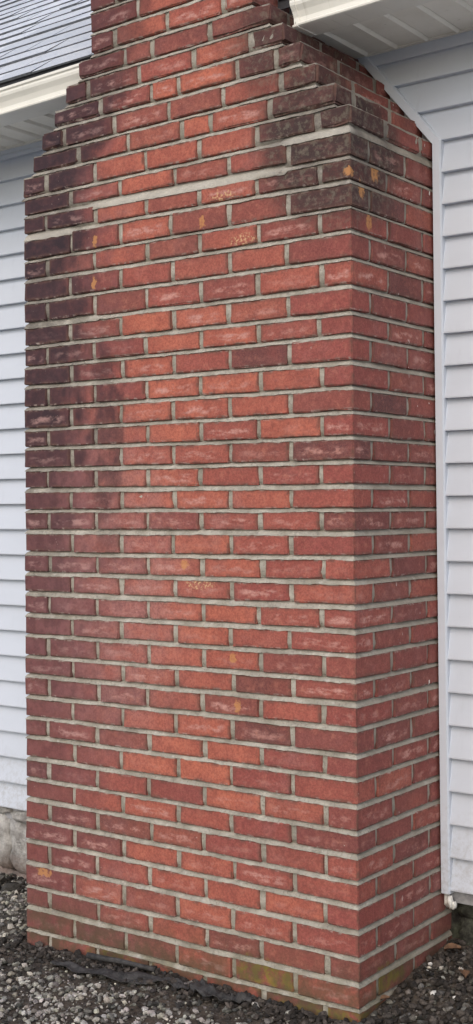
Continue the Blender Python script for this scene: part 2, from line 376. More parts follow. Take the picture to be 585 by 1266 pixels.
# ------------------------------------------------------------------ chimney
ZR = [-0.036, 0.0323, 0.0984, 0.1643, 0.2344, 0.3015, 0.3645, 0.4307, 0.4936, 0.5622, 0.6318, 0.693, 0.7638, 0.8283, 0.8908, 0.958, 1.0202, 1.0835, 1.1497, 1.2148, 1.2809, 1.3428, 1.4047, 1.4689, 1.534, 1.6017, 1.6671, 1.7348, 1.8058, 1.8671, 1.9372, 2.0116, 2.084, 2.15, 2.2193, 2.2832, 2.3613,
      2.430, 2.498, 2.567, 2.637, 2.703, 2.769]
ZL = [-0.040, 0.0273, 0.0975, 0.1621, 0.2357, 0.3056, 0.3717, 0.4365, 0.5002, 0.5652, 0.6316, 0.6928, 0.7578, 0.8238, 0.8852, 0.9514, 1.017, 1.0861, 1.1475, 1.2108, 1.2803, 1.3455, 1.4118, 1.4774, 1.5441, 1.6038, 1.6716, 1.7403, 1.8025, 1.8674, 1.9376, 2.0104, 2.0807, 2.144, 2.2215, 2.2868, 2.3469,
      2.418, 2.481, 2.547, 2.609, 2.678, 2.744]
while ZR[-1] < 3.75: ZR.append(ZR[-1] + 0.0672); ZL.append(ZL[-1] + 0.0678)
NROW = len(ZR) - 1
XLEFT, XRIGHT = -6 * MODX, 0.0
SH_L = {36: -1.229, 37: -1.184, 38: -1.139, 39: -1.089, 40: -1.037, 41: -0.982}
SH_R = {36: 0.0, 37: -0.045, 38: -0.104, 39: -0.152, 40: -0.212, 41: -0.256}
SH_J = {37: [-4.87, -3.86, -2.83, -2.30, -1.28], 38: [-5.14, -4.10, -3.07, -2.08, -1.07], 39: [-4.40, -3.40, -2.87, -1.84, -1.19],
        40: [-4.63, -3.62, -2.61, -1.60], 41: [-3.86, -3.34, -2.30]}
def row_limits(r):
    if r in SH_L: return SH_L[r], SH_R[r]
    if r > 41: return -0.929, -0.313
    return XLEFT, XRIGHT
def jz(k, x):
    t = (x - XLEFT) / (XRIGHT - XLEFT); return ZL[k] + (ZR[k] - ZL[k]) * t + 0.0022 * nz(x, k * 3.1, 0, 5.0)
JT = [0.0112 + 0.0045 * rng.random() for _ in range(NROW + 1)]
def jt(k, x):
    t = JT[k] + 0.0022 * nz(x, k * 1.7, 9, 4.0)
    if k == 36: t = 0.026 if x > -0.215 else 0.0135
    if k == 35: t = 0.030 if -0.94 < x < -0.205 else 0.0135
    if k == 34: t = 0.027 if x < -1.0 else 0.014
    if k == 30 and x < -0.9: t = 0.022
    return t
DARK_F = [(-0.578, 2.728, 0.55), (-0.295, 2.602, 0.7), (-0.309, 1.773, 0.75), (-0.094, 1.506, 0.8), (-0.306, 0.73, 0.8), (-0.817, 0.795, 0.7), (-0.611, 1.311, 0.4), (-0.818, 0.67, 0.45), (-0.162, 2.384, 0.75), (-0.098, 2.317, 0.95), (-0.098, 2.255, 0.7), (-0.125, 2.189, 0.75), (-0.231, 2.182, 0.35), (-0.728, 0.068, 0.55), (-0.403, 0.14, 0.45), (-1.011, 1.512, 0.5), (-0.901, 0.346, 0.5), (-0.967, 0.415, 0.5), (-0.19, 2.266, 0.5), (-0.033, 2.383, 0.7), (-0.135, 2.446, 0.6), (-0.109, 2.496, 0.8), (-0.267, 2.721, 0.6), (-0.226, 2.655, 0.7), (-1.116, 1.426, 0.3), (-1.013, 1.174, 0.45), (-1.118, 1.058, 0.4), (-0.815, 1.178, 0.35), (-1.012, 1.449, 0.35), (-0.072, 1.214, 0.3), (-0.097, 1.278, 0.3), (-0.158, 2.30, 0.5)]
ORNG_F = [(-0.472, 2.599, 1), (-0.526, 2.46, 0.9), (-0.631, 2.592, 0.9), (-0.444, 1.899, 0.8), (-0.387, 1.836, 0.8), (-0.403, 1.7, 0.9), (-0.505, 1.566, 0.9), (-0.595, 1.44, 0.8), (-0.49, 1.624, 0.7), (-0.523, 1.206, 0.6), (-0.198, 1.576, 0.8), (-0.561, 1.898, 0.7), (-0.609, 1.571, 0.9), (-0.391, 1.379, 0.7), (-0.51, 0.987, 0.9), (-0.398, 0.665, 0.8), (-0.48, 1.058, 0.8), (-0.608, 1.701, 0.8), (-0.669, 1.764, 0.7), (-0.622, 1.832, 0.8), (-0.305, 1.637, 0.6)]
DARK_S = [(0.188, 1.643, 0.9), (0.203, 2.334, 0.8), (0.223, 2.208, 0.85), (0.155, 2.188, 0.8), (0.292, 2.179, 0.6), (0.291, 2.098, 0.4), (0.207, 1.499, 0.5), (0.237, 1.794, 0.5), (0.278, 1.569, 0.5), (0.116, 2.449, 0.7), (0.219, 1.051, 0.5), (0.295, 1.318, 0.4), (0.173, 0.987, 0.4), (0.25, 0.85, 0.3), (0.38, 0.05, 0.4)]

def brick_mesh(lx, ly, lz, b=0.0024, jit=0.0014):
    """worn brick, front towards -Y: bevelled, edges and faces slightly uneven"""
    def ax(l, n):
        if n == 0: return [-l / 2, -l / 2 + b, l / 2]
        return [-l / 2, -l / 2 + b] + [-l / 2 + b + (l - 2 * b) * i / n for i in range(1, n)] + [l / 2 - b, l / 2]
    X = ax(lx, 3 if lx > 0.13 else 2); Y = ax(ly, 1 if ly > 0.12 else 1); Z = ax(lz, 1)
    N = (len(X), len(Y), len(Z)); idx, V, F, U = {}, [], [], []
    def vid(i, j, k):
        if (i, j, k) not in idx:
            p = [X[i], Y[j], Z[k]]; ext = [q in (0, N[a] - 1) for a, q in enumerate((i, j, k))]
            if sum(ext) >= 2:
                for a in range(3):
                    if ext[a]: p[a] -= math.copysign(b * (0.55 + 0.3 * rng.random()), p[a])
            p = [c + rng.uniform(-jit, jit) for c in p]
            idx[(i, j, k)] = len(V); V.append(p)
        return idx[(i, j, k)]
    def quad(a, b_, c, d, uvf):
        F.append((vid(*a), vid(*b_), vid(*c), vid(*d)))
        for q in (a, b_, c, d): U.append(uvf(q))
    fx = lambda q: (X[q[0]] / lx + .5, Z[q[2]] / lz + .5); fy = lambda q: (Y[q[1]] / ly + .5, Z[q[2]] / lz + .5); fz = lambda q: (X[q[0]] / lx + .5, Y[q[1]] / ly + .5)
    for i in range(N[0] - 1):
        for k in range(N[2] - 1): quad((i, 0, k), (i + 1, 0, k), (i + 1, 0, k + 1), (i, 0, k + 1), fx)
        for j in range(N[1] - 1):
            quad((i, j, 0), (i, j + 1, 0), (i + 1, j + 1, 0), (i + 1, j, 0), fz)
            quad((i, j, N[2] - 1), (i + 1, j, N[2] - 1), (i + 1, j + 1, N[2] - 1), (i, j + 1, N[2] - 1), fz)
    for j in range(N[1] - 1):
        for k in range(N[2] - 1):
            quad((0, j, k), (0, j, k + 1), (0, j + 1, k + 1), (0, j + 1, k), fy)
            quad((N[0] - 1, j, k), (N[0] - 1, j + 1, k), (N[0] - 1, j + 1, k + 1), (N[0] - 1, j, k + 1), fy)
    # single closing face behind
    back = [vid(0, N[1] - 1, k) for k in range(N[2])] + [vid(i, N[1] - 1, N[2] - 1) for i in range(1, N[0])] + [vid(N[0] - 1, N[1] - 1, k) for k in range(N[2] - 2, -1, -1)] + [vid(i, N[1] - 1, 0) for i in range(N[0] - 2, 0, -1)]
    F.append(tuple(back)); U += [(0.5, 0.5)] * len(back)
    return V, F, U

BW = 0.092          # brick width
DEPTH = 0.535
HJ = 0.0078         # half a head joint
bricks = []          # (weight, centre, V, F, U, tint)
def near(lst, a0, a1, z0, z1):
    for a, z, g in lst:
        if a0 <= a <= a1 and z0 <= z <= z1: return g
    return None
def add_brick(x0, x1, y0, y1, r, face, xz, weight):
    zb = jz(r, xz) + jt(r, xz) / 2; zt = jz(r + 1, xz) - jt(r + 1, xz) / 2
    cx_, cy_, cz_ = (x0 + x1) / 2, (y0 + y1) / 2, (zb + zt) / 2
    zb -= cz_; zt -= cz_
    proud = rng.uniform(-0.0022, 0.0022)
    worn = dict(b=0.006, jit=0.0028) if (r >= 36 and r <= 42 and (x1 > row_limits(r)[1] - .01 or x0 < row_limits(r)[0] + .01)) else {}
    V, F, U = brick_mesh(x1 - x0, y1 - y0, zt - zb, **worn)
    if face != 'F':      # turn so the worn long face looks to +X or -X
        s = 1 if face == 'R' else -1
        V, F, U = brick_mesh(y1 - y0, x1 - x0, zt - zb, **worn)
        V = [(-s * p[1], s * p[0], p[2]) for p in V]
        cx_ += proud
    else: cy_ += proud
    tilt = rng.gauss(0, 0.005)
    if face == 'F':
        sl = ((jz(r, x1) + jz(r + 1, x1)) - (jz(r, x0) + jz(r + 1, x0))) / 2 / (x1 - x0)
        sl = max(-0.05, min(0.05, sl)) + tilt
        V = [(p[0], p[1], p[2] + p[0] * sl) for p in V]
    else: V = [(p[0], p[1], p[2] + p[1] * tilt) for p in V]
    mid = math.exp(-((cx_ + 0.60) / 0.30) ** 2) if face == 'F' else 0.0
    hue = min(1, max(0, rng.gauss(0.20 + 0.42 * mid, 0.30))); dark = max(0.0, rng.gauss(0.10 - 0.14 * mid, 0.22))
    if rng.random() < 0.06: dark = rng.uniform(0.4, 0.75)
    if face == 'F':
        g = near(DARK_F, x0, x1, cz_ + zb, cz_ + zt); o = near(ORNG_F, x0, x1, cz_ + zb, cz_ + zt)
        if o: hue, dark = o, 0.0
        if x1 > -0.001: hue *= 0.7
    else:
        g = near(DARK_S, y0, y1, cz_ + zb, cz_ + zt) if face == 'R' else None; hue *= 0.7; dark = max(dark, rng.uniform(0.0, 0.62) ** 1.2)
    if g: dark = g; hue *= 0.5
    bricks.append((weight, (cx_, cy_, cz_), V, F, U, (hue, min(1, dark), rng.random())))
for r in range(NROW):
    xl, xr = row_limits(r)
    if r in SH_J: J = [q * MODX for q in SH_J[r]]
    elif r > 41: J = [q * MODX for q in ((-4.07, -3.06, -2.06) if r % 2 == 0 else (-3.62, -2.58))]
    elif r % 2 == 1: J = [q * MODX for q in (-5, -4, -3, -2, -1)]       # stretchers only
    else: J = [q * MODX for q in (-5.5, -4.5, -3.5, -2.5, -1.5, -0.5)]   # half bricks at the ends
    J = [j + rng.gauss(0, 0.0035) for j in J]
    cuts = [xl] + J + [xr]
    visible = ZR[r] < 2.95 and r > 0
    sideR = sideL = None
    for i in range(len(cuts) - 1):
        a = cuts[i] + (HJ + rng.gauss(0, .001) if i else 0); b = cuts[i + 1] - (HJ + rng.gauss(0, .001) if i < len(cuts) - 2 else 0)
        half = (b - a) < 0.118
        d = BW
        if i == len(cuts) - 2:
            d = 0.190 if half else BW; sideR = d
        if i == 0:
            d = 0.190 if half else BW; sideL = d
        add_brick(a, b, 0.0, d, r, 'F', (a + b) / 2, (b - a) * (1.0 if visible else 0.01))
    for face, y in (('R', sideR), ('L', sideL)):
        y += 2 * HJ
        while y < DEPTH - 0.02:
            y1 = min(y + 0.188, DEPTH)
            x0, x1 = (xr - BW, xr) if face == 'R' else (xl, xl + BW)
            vis_y = min(y1, 0.475) - y
            if ZR[r] > 2.62: vis_y = -1
            add_brick(x0, x1, y, y1, r, face, xr if face == 'R' else xl, 0.001 if (face == 'L' or not visible or vis_y <= 0) else vis_y * 0.6)
            y = y1 + 2 * HJ
chimney = empty('chimney', (-0.61, 0.26, 0))
tag(chimney, 'red brick exterior chimney with stepped shoulders and soot-stained edges against the siding', 'chimney')
off = Vector(chimney.location)
bricks.sort(key=lambda q: -q[0])
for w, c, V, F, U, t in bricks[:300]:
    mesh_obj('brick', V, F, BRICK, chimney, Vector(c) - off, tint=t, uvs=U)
SV, SF, SU, ST = [], [], [], []
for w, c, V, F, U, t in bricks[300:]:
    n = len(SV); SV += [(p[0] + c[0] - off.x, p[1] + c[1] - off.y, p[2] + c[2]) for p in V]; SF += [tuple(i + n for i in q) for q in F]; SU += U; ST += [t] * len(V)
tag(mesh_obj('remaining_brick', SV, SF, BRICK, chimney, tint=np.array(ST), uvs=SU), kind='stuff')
# mortar bed: uneven skin a few millimetres behind the brick faces, course by course
MV, MF = [], []
def strip(fn, nu, nv):
    n = len(MV)
    for j in range(nv + 1):
        for i in range(nu + 1): MV.append(fn(i / nu, j / nv))
    for j in range(nv):
        for i in range(nu):
            a = n + j * (nu + 1) + i; MF.append((a, a + 1, a + nu + 2, a + nu + 1))
# each bed joint is weather-struck: cut back under the brick above, its ragged lower lip lying proud of the brick below
PROF = [(0.00, -0.0008), (0.12, -0.0006), (0.30, 0.0014), (0.60, 0.0040), (1.0, 0.0125)]
def dn(a, z, s): return 0.0022 * nz(a, z, s, 22) + 0.0016 * nz(a, z, s + 4, 60)
for r in range(NROW):
    xl, xr = row_limits(r)
    nu = max(8, int((xr - xl) / 0.010)); ins = 0.003
    def lines(x, s):
        t = jt(r, x); z0 = jz(r, x) - t / 2; z1 = jz(r + 1, x) - jt(r + 1, x) / 2
        lip = 0.0026 * nz(x, r * 2.3, s, 26) + 0.0016 * nz(x, r * 2.3, s + 5, 80) - 0.0006
        out = [(z0 + lip * (1 - f) + t * f, d) for f, d in PROF]
        zb = z0 + t
        out += [(zb + 0.002, 0.0075), (zb + (z1 - zb) * .35, 0.0042), (zb + (z1 - zb) * .7, 0.0042), (z1 + 0.001, 0.0050)]
        return out, [(z0 + lip - 0.0005, 0.008), (z0 + lip, PROF[0][1])]
    def sheet(n_, coord, place, s, side):
        top, under = zip(*[lines(coord(i / n_), s) for i in range(n_ + 1)])
        for rowset in (top, under):
            m_ = len(rowset[0]); n = len(MV)
            for j in range(m_):
                for i in range(n_ + 1):
                    u = i / n_; z, d = rowset[i][j]
                    lipf = 1.0 + 0.9 * nz(coord(u), r * 5.1, s + 2, 7) * min(1.0, 40 * u * (1 - u)) if d < 0 else 1.0
                    MV.append(place(u, z, max(-0.006, d * lipf + dn(u * 1.2, z, s) * min(1.0, 30 * u * (1 - u) if s else 60 * u * (1 - u)))))
            for j in range(m_ - 1):
                for i in range(n_):
                    a = n + j * (n_ + 1) + i; MF.append((a, a + 1, a + n_ + 2, a + n_ + 1))
    sheet(nu, lambda u: xl + ins + (xr - xl - 2 * ins) * u, lambda u, z, d: (xl + d + (xr - xl - 2 * d) * u, d, z), 0, 0)
    sheet(54, lambda u: xr + 0.0 * u, lambda u, z, d: (xr - d, d + (DEPTH - d) * u, z), 7, 1)
    sheet(26, lambda u: xl + 0.0 * u, lambda u, z, d: (xl + d, DEPTH + (d - DEPTH) * u, z), 13, 2)
    def zz(x, v): return jz(r + 1, x) - jt(r + 1, x) / 2 - 0.0005
    ext = row_limits(r + 1) if r + 1 < NROW else (xl, xr)
    n = len(MV); zt = zz(xr, 1); ztl = zz(xl, 1)
    MV += [(xl + .006, .006, ztl), (xr - .006, .006, zt), (xr - .006, DEPTH, zt), (xl + .006, DEPTH, ztl)]; MF.append((n, n + 1, n + 2, n + 3))
mo = mesh_obj('mortar', [(a - off.x, b - off.y, c) for a, b, c in MV], MF, MORTAR, chimney, smooth=True)
# mortar fillets on the shoulder ledges
for r in range(36, 42):
    pass

# ------------------------------------------------------------------ house
house = empty('house', (-0.6, 0.9, 0))
tag(house, 'house with pale vinyl clapboard siding, cream eave gutter and grey shingle roof', 'house')
ho = Vector(house.location)
def hpart(name, vf, mat, parent=house, smooth=False, tint=None, mat2=None, faces2=()):
    v, f = vf
    base = ho if parent is house else Vector((0, 0, 0))
    # every house part keeps the house origin; sub-parts share their parent's frame
    return mesh_obj(name, [(a - ho.x, b - ho.y, c - ho.z) for a, b, c in v], f, mat, parent, smooth=smooth, tint=tint, mat2=mat2, faces2=faces2)
WY = 0.478
XMIN, XMAX = -3.6, 2.6
TILT = 0.0135
def ez(x): return TILT * (x + 0.7)     # the eave is not quite level
def gz(x): return 0.028 * (x + 0.55)    # the gutters fall towards their outlets
# wall sheathing behind the boards, left and right of the chimney and above it
wall = hpart('wall', box(XMIN, XMAX, WY + 0.012, WY + 0.15, 0.20, 2.70), SHEATH)
def redge(z): return 0.030 if z < 2.413 else 0.030 - (z - 2.413) * 0.253 / 0.306
def ledge(z): return -1.262 if z < 2.40 else -1.262 + (z - 2.40) * 0.253 / 0.306
def board(z0, z1, xa0, xb0, xa1, xb1, tl):
    yb, yt = WY - 0.019, WY + 0.004
    za0, zb0, za1, zb1 = z0 + tl * xa0, z0 + tl * xb0, z1 + 0.006 + tl * xa1, z1 + 0.006 + tl * xb1
    lip = 0.004
    v = [(xa0, yb, za0), (xb0, yb, zb0), (xb0, yb - .0005, zb0 + lip), (xa0, yb - .0005, za0 + lip),
         (xa1, yt, za1), (xb1, yt, zb1), (xa0, WY + 0.012, za0), (xb0, WY + 0.012, zb0), (xa1, WY + 0.012, za1), (xb1, WY + 0.012, zb1)]
    f = [(0, 1, 2, 3), (3, 2, 5, 4), (6, 7, 1, 0), (4, 5, 9, 8), (0, 3, 4, 8, 6), (1, 7, 9, 5, 2), (6, 8, 9, 7)]
    return v, f
zs = [0.249 + 0.0935 * k for k in range(27)]
for k, z in enumerate(zs):
    z1 = min(z + 0.0935, 2.70)
    if z > 2.69: continue
    hpart('siding_board', board(z, z1, XMIN, ledge(z), XMIN, ledge(z1), 0.0), SIDING, wall)
zs = [2.614 - 0.0949 * k for k in range(26)]
for z in zs[::-1]:
    if z < 0.225: continue
    z1 = min(z + 0.0949, 2.712)
    hpart('siding_board', board(z, z1, redge(z), XMAX, redge(z1), XMAX, 0.0), SIDING, wall)
# channel trim up both flanks of the chimney and along the shoulder
def trim_path(pts, w, y0, y1):
    """flat channel of width w whose chimney-side edge follows pts (x,z)"""
    sgn = w / abs(w); V, F = [], []
    nrm = []
    for i, (x, z) in enumerate(pts):
        a = Vector(pts[max(i - 1, 0)]); b = Vector(pts[min(i + 1, len(pts) - 1)])
        if 0 < i < len(pts) - 1:
            d1 = (Vector(pts[i]) - a).normalized(); d2 = (b - Vector(pts[i])).normalized()
            n = (Vector((d1.y, -d1.x)) + Vector((d2.y, -d2.x))); n = n / max(0.3, n.length_squared) * 2
        else:
            d = (b - a).normalized(); n = Vector((d.y, -d.x))
        nrm.append(n * w)
    for (x, z), n in zip(pts, nrm):
        V += [(x, y0, z), (x + n.x * 0.86, y0, z + n.y * 0.86), (x + n.x, y0 + 0.006, z + n.y), (x + n.x, y1, z + n.y), (x, y1, z)]
    for i in range(len(pts) - 1):
        for j in range(5):
            a = i * 5 + j; b = i * 5 + (j + 1) % 5; F.append((a, b, b + 5, a + 5))
    F += [(4, 3, 2, 1, 0), tuple(range(len(V) - 5, len(V)))]
    return V, F
hpart('channel_trim', trim_path([(0.008, 0.232), (0.008, 2.415), (-0.245, 2.722)], 0.026, WY - 0.026, WY + 0.012), TRIM)
hpart('channel_trim', trim_path([(-1.232, 0.232), (-1.232, 2.40), (-0.985, 2.70)], -0.026, WY - 0.026, WY + 0.012), TRIM)
# top moulding where wall meets soffit
FY = 0.165
def sheared(vf, fn=ez):
    v, f = vf; return [(a, b, c + fn(a)) for a, b, c in v], f
SEG = [(XMIN, -0.985), (-0.245, XMAX)]
for x0, x1 in SEG:
    hpart('frieze_trim', sheared(prism([(WY - 0.016, 2.682), (WY - 0.016, 2.719), (WY + 0.01, 2.719), (WY + 0.01, 2.682)], (x0, x1))), TRIM)
    hpart('fascia', sheared(prism([(FY, 2.712), (FY, 2.815), (FY + 0.02, 2.828), (FY + 0.02, 2.712)], (x0 if x0 == XMIN else -0.295, x1 if x1 == XMAX else -0.948))), GUTTER)
    so = hpart('soffit', sheared(box(x0 if x0 == XMIN else -0.30, x1 if x1 == XMAX else -0.94, FY, WY + 0.012, 2.7245, 2.730)), DARKGAP)
    xx = x0 if x0 == XMIN else -0.30; xe = x1 if x1 == XMAX else -0.94
    while xx < xe - 0.01:
        w = min(0.102, xe - xx)
        # a soffit strip: flat pan with a raised V-rib along its joint, stopping short of the wall channel
        pan = box(xx, xx + w - 0.002, FY + 0.001, WY - 0.012, 2.7195, 2.7235)
        rib = ([(xx + w * .80, FY + 0.004, 2.7194), (xx + w * .89, FY + 0.004, 2.712), (xx + w * .97, FY + 0.004, 2.7194),
                (xx + w * .80, WY - 0.030, 2.7194), (xx + w * .89, WY - 0.030, 2.712), (xx + w * .97, WY - 0.030, 2.7194)], [(0, 1, 4, 3), (1, 2, 5, 4), (0, 2, 1), (3, 4, 5)])
        hpart('soffit_panel', sheared(join([pan, rib])), SOFFIT, so)
        xx += w
    hpart('soffit_channel', sheared(prism([(WY - 0.030, 2.7155), (WY - 0.030, 2.719), (WY - 0.0165, 2.719), (WY - 0.0165, 2.7155)], (x0, x1))), SOFFIT)
# K-style gutters
GP = [(0.155, 2.690), (0.066, 2.687), (0.059, 2.689), (0.0575, 2.693), (0.067, 2.699), (0.066, 2.712), (0.058, 2.728), (0.047, 2.742), (0.0445, 2.750), (0.0455, 2.757), (0.040, 2.761), (0.040, 2.769), (0.055, 2.771), (0.055, 2.767)]
def gutter(x0, x1, cap_x):
    n = len(GP); inner = [(y + 0.0022, z + 0.0022) for y, z in GP[:-2]]
    prof = GP + inner[::-1] + [(0.155, 2.785), (0.157, 2.785)]
    prof = GP + [(GP[-1][0], GP[-1][1] - .001)] + inner[::-1][1:-1] + [(0.153, 2.693), (0.153, 2.795), (0.158, 2.795), (0.158, 2.690)]
    v, f = prism(prof, (x0, x1))
    g = hpart('gutter', sheared((v, f), gz), GUTTER)
    cv, cf = prism(GP[:-2] + [(0.155, 2.782)], (cap_x - 0.002, cap_x + 0.002)); cf = cf
    hpart('end_cap', sheared((cv, cf), gz), GUTTER, g)
    rim = join([prism([(y - .003 * (y < .1), z - .003 * (z < 2.70)) for y, z in GP[:-2]] + [(0.155, 2.784)], (cap_x - 0.006 * s, cap_x + 0.010 * s)) for s in ((1 if cap_x > -0.5 else -1),)])
    hpart('cap_rim', sheared(rim, gz), GUTTER, g)
gutter(-0.212, XMAX, -0.212); gutter(XMIN, -0.992, -0.992)
# roof deck with a notch for the stack, shingles on top
SL = 0.75; CS = 1 / math.hypot(1, SL); EY, EZ = 0.118, 2.806
def rz(y): return EZ + (y - EY) * SL
def deck(x0, x1, y0, y1):
    v = [(x0, y0, rz(y0)), (x1, y0, rz(y0)), (x1, y1, rz(y1)), (x0, y1, rz(y1))]
    v += [(a, b, c - 0.02) for a, b, c in v]
    return v, [(0, 1, 2, 3), (4, 7, 6, 5), (0, 4, 5, 1), (1, 5, 6, 2), (2, 6, 7, 3), (3, 7, 4, 0)]
roof = hpart('roof', sheared(join([deck(XMIN, -0.935, EY, 0.56), deck(-0.307, XMAX, EY, 0.56), deck(XMIN, XMAX, 0.5601, 4.2)])), DARKGAP)
hpart('drip_edge', sheared(join([prism([(EY - .004, EZ - 0.030), (EY - .004, EZ), (EY + 0.03, rz(EY + 0.03) + .001), (EY, EZ - 0.030)], s) for s in ((XMIN, -0.935), (-0.307, XMAX))])), DARKGAP, roof)  # near-black colour stands for the shade in the gap above the gutter
EXPO = 0.135
def shingle(x0, x1, i, thick):
    a = -0.012 + i * EXPO; L = EXPO * 1.28
    def pt(x, s, h): y = EY + s * CS; return (x, y - h * SL * CS, rz(y) + h * CS)
    lift = 0.004
    v = [pt(x0, a, lift), pt(x1, a, lift), pt(x1, a, lift + thick), pt(x0, a, lift + thick), pt(x1, a + L, 0.003), pt(x0, a + L, 0.003), pt(x1, a + L, .001), pt(x0, a + L, .001)]
    f = [(0, 1, 2, 3), (3, 2, 4, 5), (0, 3, 5, 7), (1, 6, 4, 2), (5, 4, 6, 7), (0, 7, 6, 1)]
    return v, f
restV, restF, restT = [], [], []
count = 0
for i in range(30):
    y_here = EY + i * EXPO * CS
    x = XMIN + rng.uniform(-0.2, 0)
    while x < XMAX:
        w = rng.choice((0.10, 0.16, 0.20, 0.26, 0.33))
        a, b = x + 0.0012, x + w - 0.0012
        x += w
        if y_here < 0.50:
            if a < -0.935 < b: b = -0.937
            elif b > -0.305 > a: a = -0.303
            elif -0.935 <= a <= -0.305: continue
        if b - a < 0.02: continue
        a = max(a, XMIN)
        if b <= a + 0.01: continue
        t = rng.random(); vf = sheared(shingle(a, b, i, rng.choice((0.005, 0.006, 0.009))))
        yy = y_here
        vis = -3.1 + yy * 0.25 < (a + b) / 2 < -0.92 + max(0, yy - 0.3) * 0.85 and i < 16 and (b > -1.75 + yy * 0.55)
        if vis and count < 290:
            hpart('shingle', vf, SHINGLE, roof, tint=(t, t, t), mat2=EDGE, faces2=(0, 2, 3, 5)); count += 1
        else:
            n = len(restV); restV += vf[0]; restF += [tuple(q + n for q in g) for g in vf[1]]; restT += [(t, t, t)] * 8
tag(hpart('remaining_shingle', (restV, restF), SHINGLE, roof, tint=np.array(restT), mat2=EDGE, faces2=[q for q in range(len(restF)) if q % 6 in (0, 2, 3, 5)]), kind='stuff')
# rubble foundation under the siding
def rock(cx_, cy_, cz_, sx, sy, sz_, seed, sub=2, amp=0.28, sq=0.55, rough=0.4):
    import bmesh
    bm = bmesh.new(); bmesh.ops.create_icosphere(bm, subdivisions=sub, radius=1.0)
    V = []
    for v in bm.verts:
        p = v.co.copy(); m_ = max(abs(p.x), abs(p.y), abs(p.z)); p = p.lerp(p / m_, sq)
        p *= 1 + amp * mnoise.noise(p * 1.6 + Vector((seed * 7.3, seed * 3.1, 0))) + amp * rough * mnoise.noise(p * 4 + Vector((seed, 0, seed)))
        V.append((cx_ + p.x * sx, cy_ + p.y * sy, cz_ + p.z * sz_))
    F = [tuple(q.index for q in f.verts) for f in bm.faces]; bm.free()
    return V, F
fnd = hpart('foundation', box(XMIN, XMAX, WY + 0.055, WY + 0.25, -0.25, 0.215), RUBBLE)
def stones(x, xe, yc, rows):
    while x < xe:
        w = rng.uniform(0.14, 0.26); z = -0.12
        for hh in rows:
            h_ = hh * rng.uniform(0.9, 1.1)
            hpart('stone', rock(x + w / 2, yc, z + h_ / 2, w * 0.53, 0.058, h_ * 0.53, rng.random() * 50, 3, 0.16, 0.8, 0.9), RUBBLE, fnd, smooth=True); z += h_
        x += w
stones(XMIN, -1.26, WY + 0.052, (0.13, 0.19, 0.05)); stones(0.035, XMAX, WY + 0.075, (0.13, 0.12, 0.10))
# sealant bulging out under the end of the channel trim
sv, sf = join([rock(0.032, WY - 0.016, 0.210, 0.010, 0.010, 0.018, 3.3, 2, .8, 0), rock(0.040, WY - 0.012, 0.196, 0.009, 0.009, 0.012, 5.1, 2, .9, 0), rock(0.016, WY - 0.006, 0.213, 0.008, 0.01, 0.026, 8.1, 2, .4, 0)])
tag(hpart('sealant', (sv, sf), FOAM, smooth=True), label='dirty white blob of sealant')

# ------------------------------------------------------------------ gravel (nobody could count it)
def inside(x, y): return (-1.235 < x < 0.012 and y > -0.004) or y > WY + 0.03
import bmesh
bm = bmesh.new(); bmesh.ops.create_icosphere(bm, subdivisions=1, radius=1.0)
tv = np.array([v.co[:] for v in bm.verts]); tf = np.array([[q.index for q in f.verts] for f in bm.faces]); bm.free()
def scatter(n, xr, yr, smin, smax, dens, colf, sink):
    V, F, T = [], [], []; k = 0
    for _ in range(n):
        x = rng.uniform(*xr); y = rng.uniform(*yr)
        if inside(x, y) or rng.random() > dens(x, y): continue
        s = smin + (smax - smin) * rng.random() ** 2.2
        p = tv * (1 + nrng.uniform(-0.30, 0.22, (12, 1)))
        p = p * np.array([s, s * rng.uniform(.6, 1), s * rng.uniform(.4, .75)])
        q = Matrix.Rotation(rng.uniform(0, 6.28), 3, 'Z') @ Matrix.Rotation(rng.gauss(0, .4), 3, 'X') @ Matrix.Rotation(rng.gauss(0, .4), 3, 'Y')
        p = p @ np.array(q).T + np.array([x, y, gh(x, y) + s * sink + rng.random() * s * 0.5])
        c = colf(x, y); V.append(p); F.append(tf + k * 12); T.append(np.tile(c, (12, 1))); k += 1
    return np.vstack(V), np.vstack(F), np.vstack(T)
def light(x, y):       # where the paler stones lie
    a = sstep(-y, 0.10, 0.24) * sstep(-x, 0.05, 0.35) + sstep(-x, 1.20, 1.35) * 0.9
    return min(1, a) * (0.45 + 0.55 * sstep(nz(x, y, 2, 5), -0.25, 0.15))
def gcol(x, y):
    l = light(x, y)
    g = rng.choice((0.18, 0.25, 0.32, 0.40, 0.50)) if rng.random() < l * 0.75 + 0.10 else rng.choice((0.03, 0.05, 0.075, 0.11, 0.16))
    return np.array([g * rng.uniform(1.0, 1.10), g * rng.uniform(0.96, 1.02), g * rng.uniform(0.80, 0.94), 1.0])
gv_, gf_, gt_ = scatter(34000, (-2.7, 1.1), (-1.1, 0.52), 0.003, 0.0135, lambda x, y: 0.55 + 0.45 * light(x, y), gcol, 0.15)
tag(mesh_obj('gravel', gv_.tolist(), gf_.tolist(), GRAVEL, tint=gt_), 'loose grey crushed gravel over wet soil around the chimney base', 'gravel', kind='stuff')
def mcol(x, y):
    g = rng.choice((0.02, 0.032, 0.05, 0.075)); return np.array([g * 1.2, g * 1.0, g * 0.85, 1.0])
def mden(x, y):
    front = math.exp(-((y + 0.03) / 0.075) ** 2) * (1 if -1.3 < x < 0.05 else 0)
    rightside = sstep(x, -0.02, 0.04) * sstep(y, -0.15, 0.1)
    lft = math.exp(-((y - 0.43) / 0.07) ** 2) * (x < -1.2) * .5
    return min(1, max(front, rightside * 0.6, lft))
mv_, mf_, mt_ = scatter(16000, (-2.0, 0.7), (-0.25, 0.52), 0.003, 0.016, mden, mcol, 0.35)
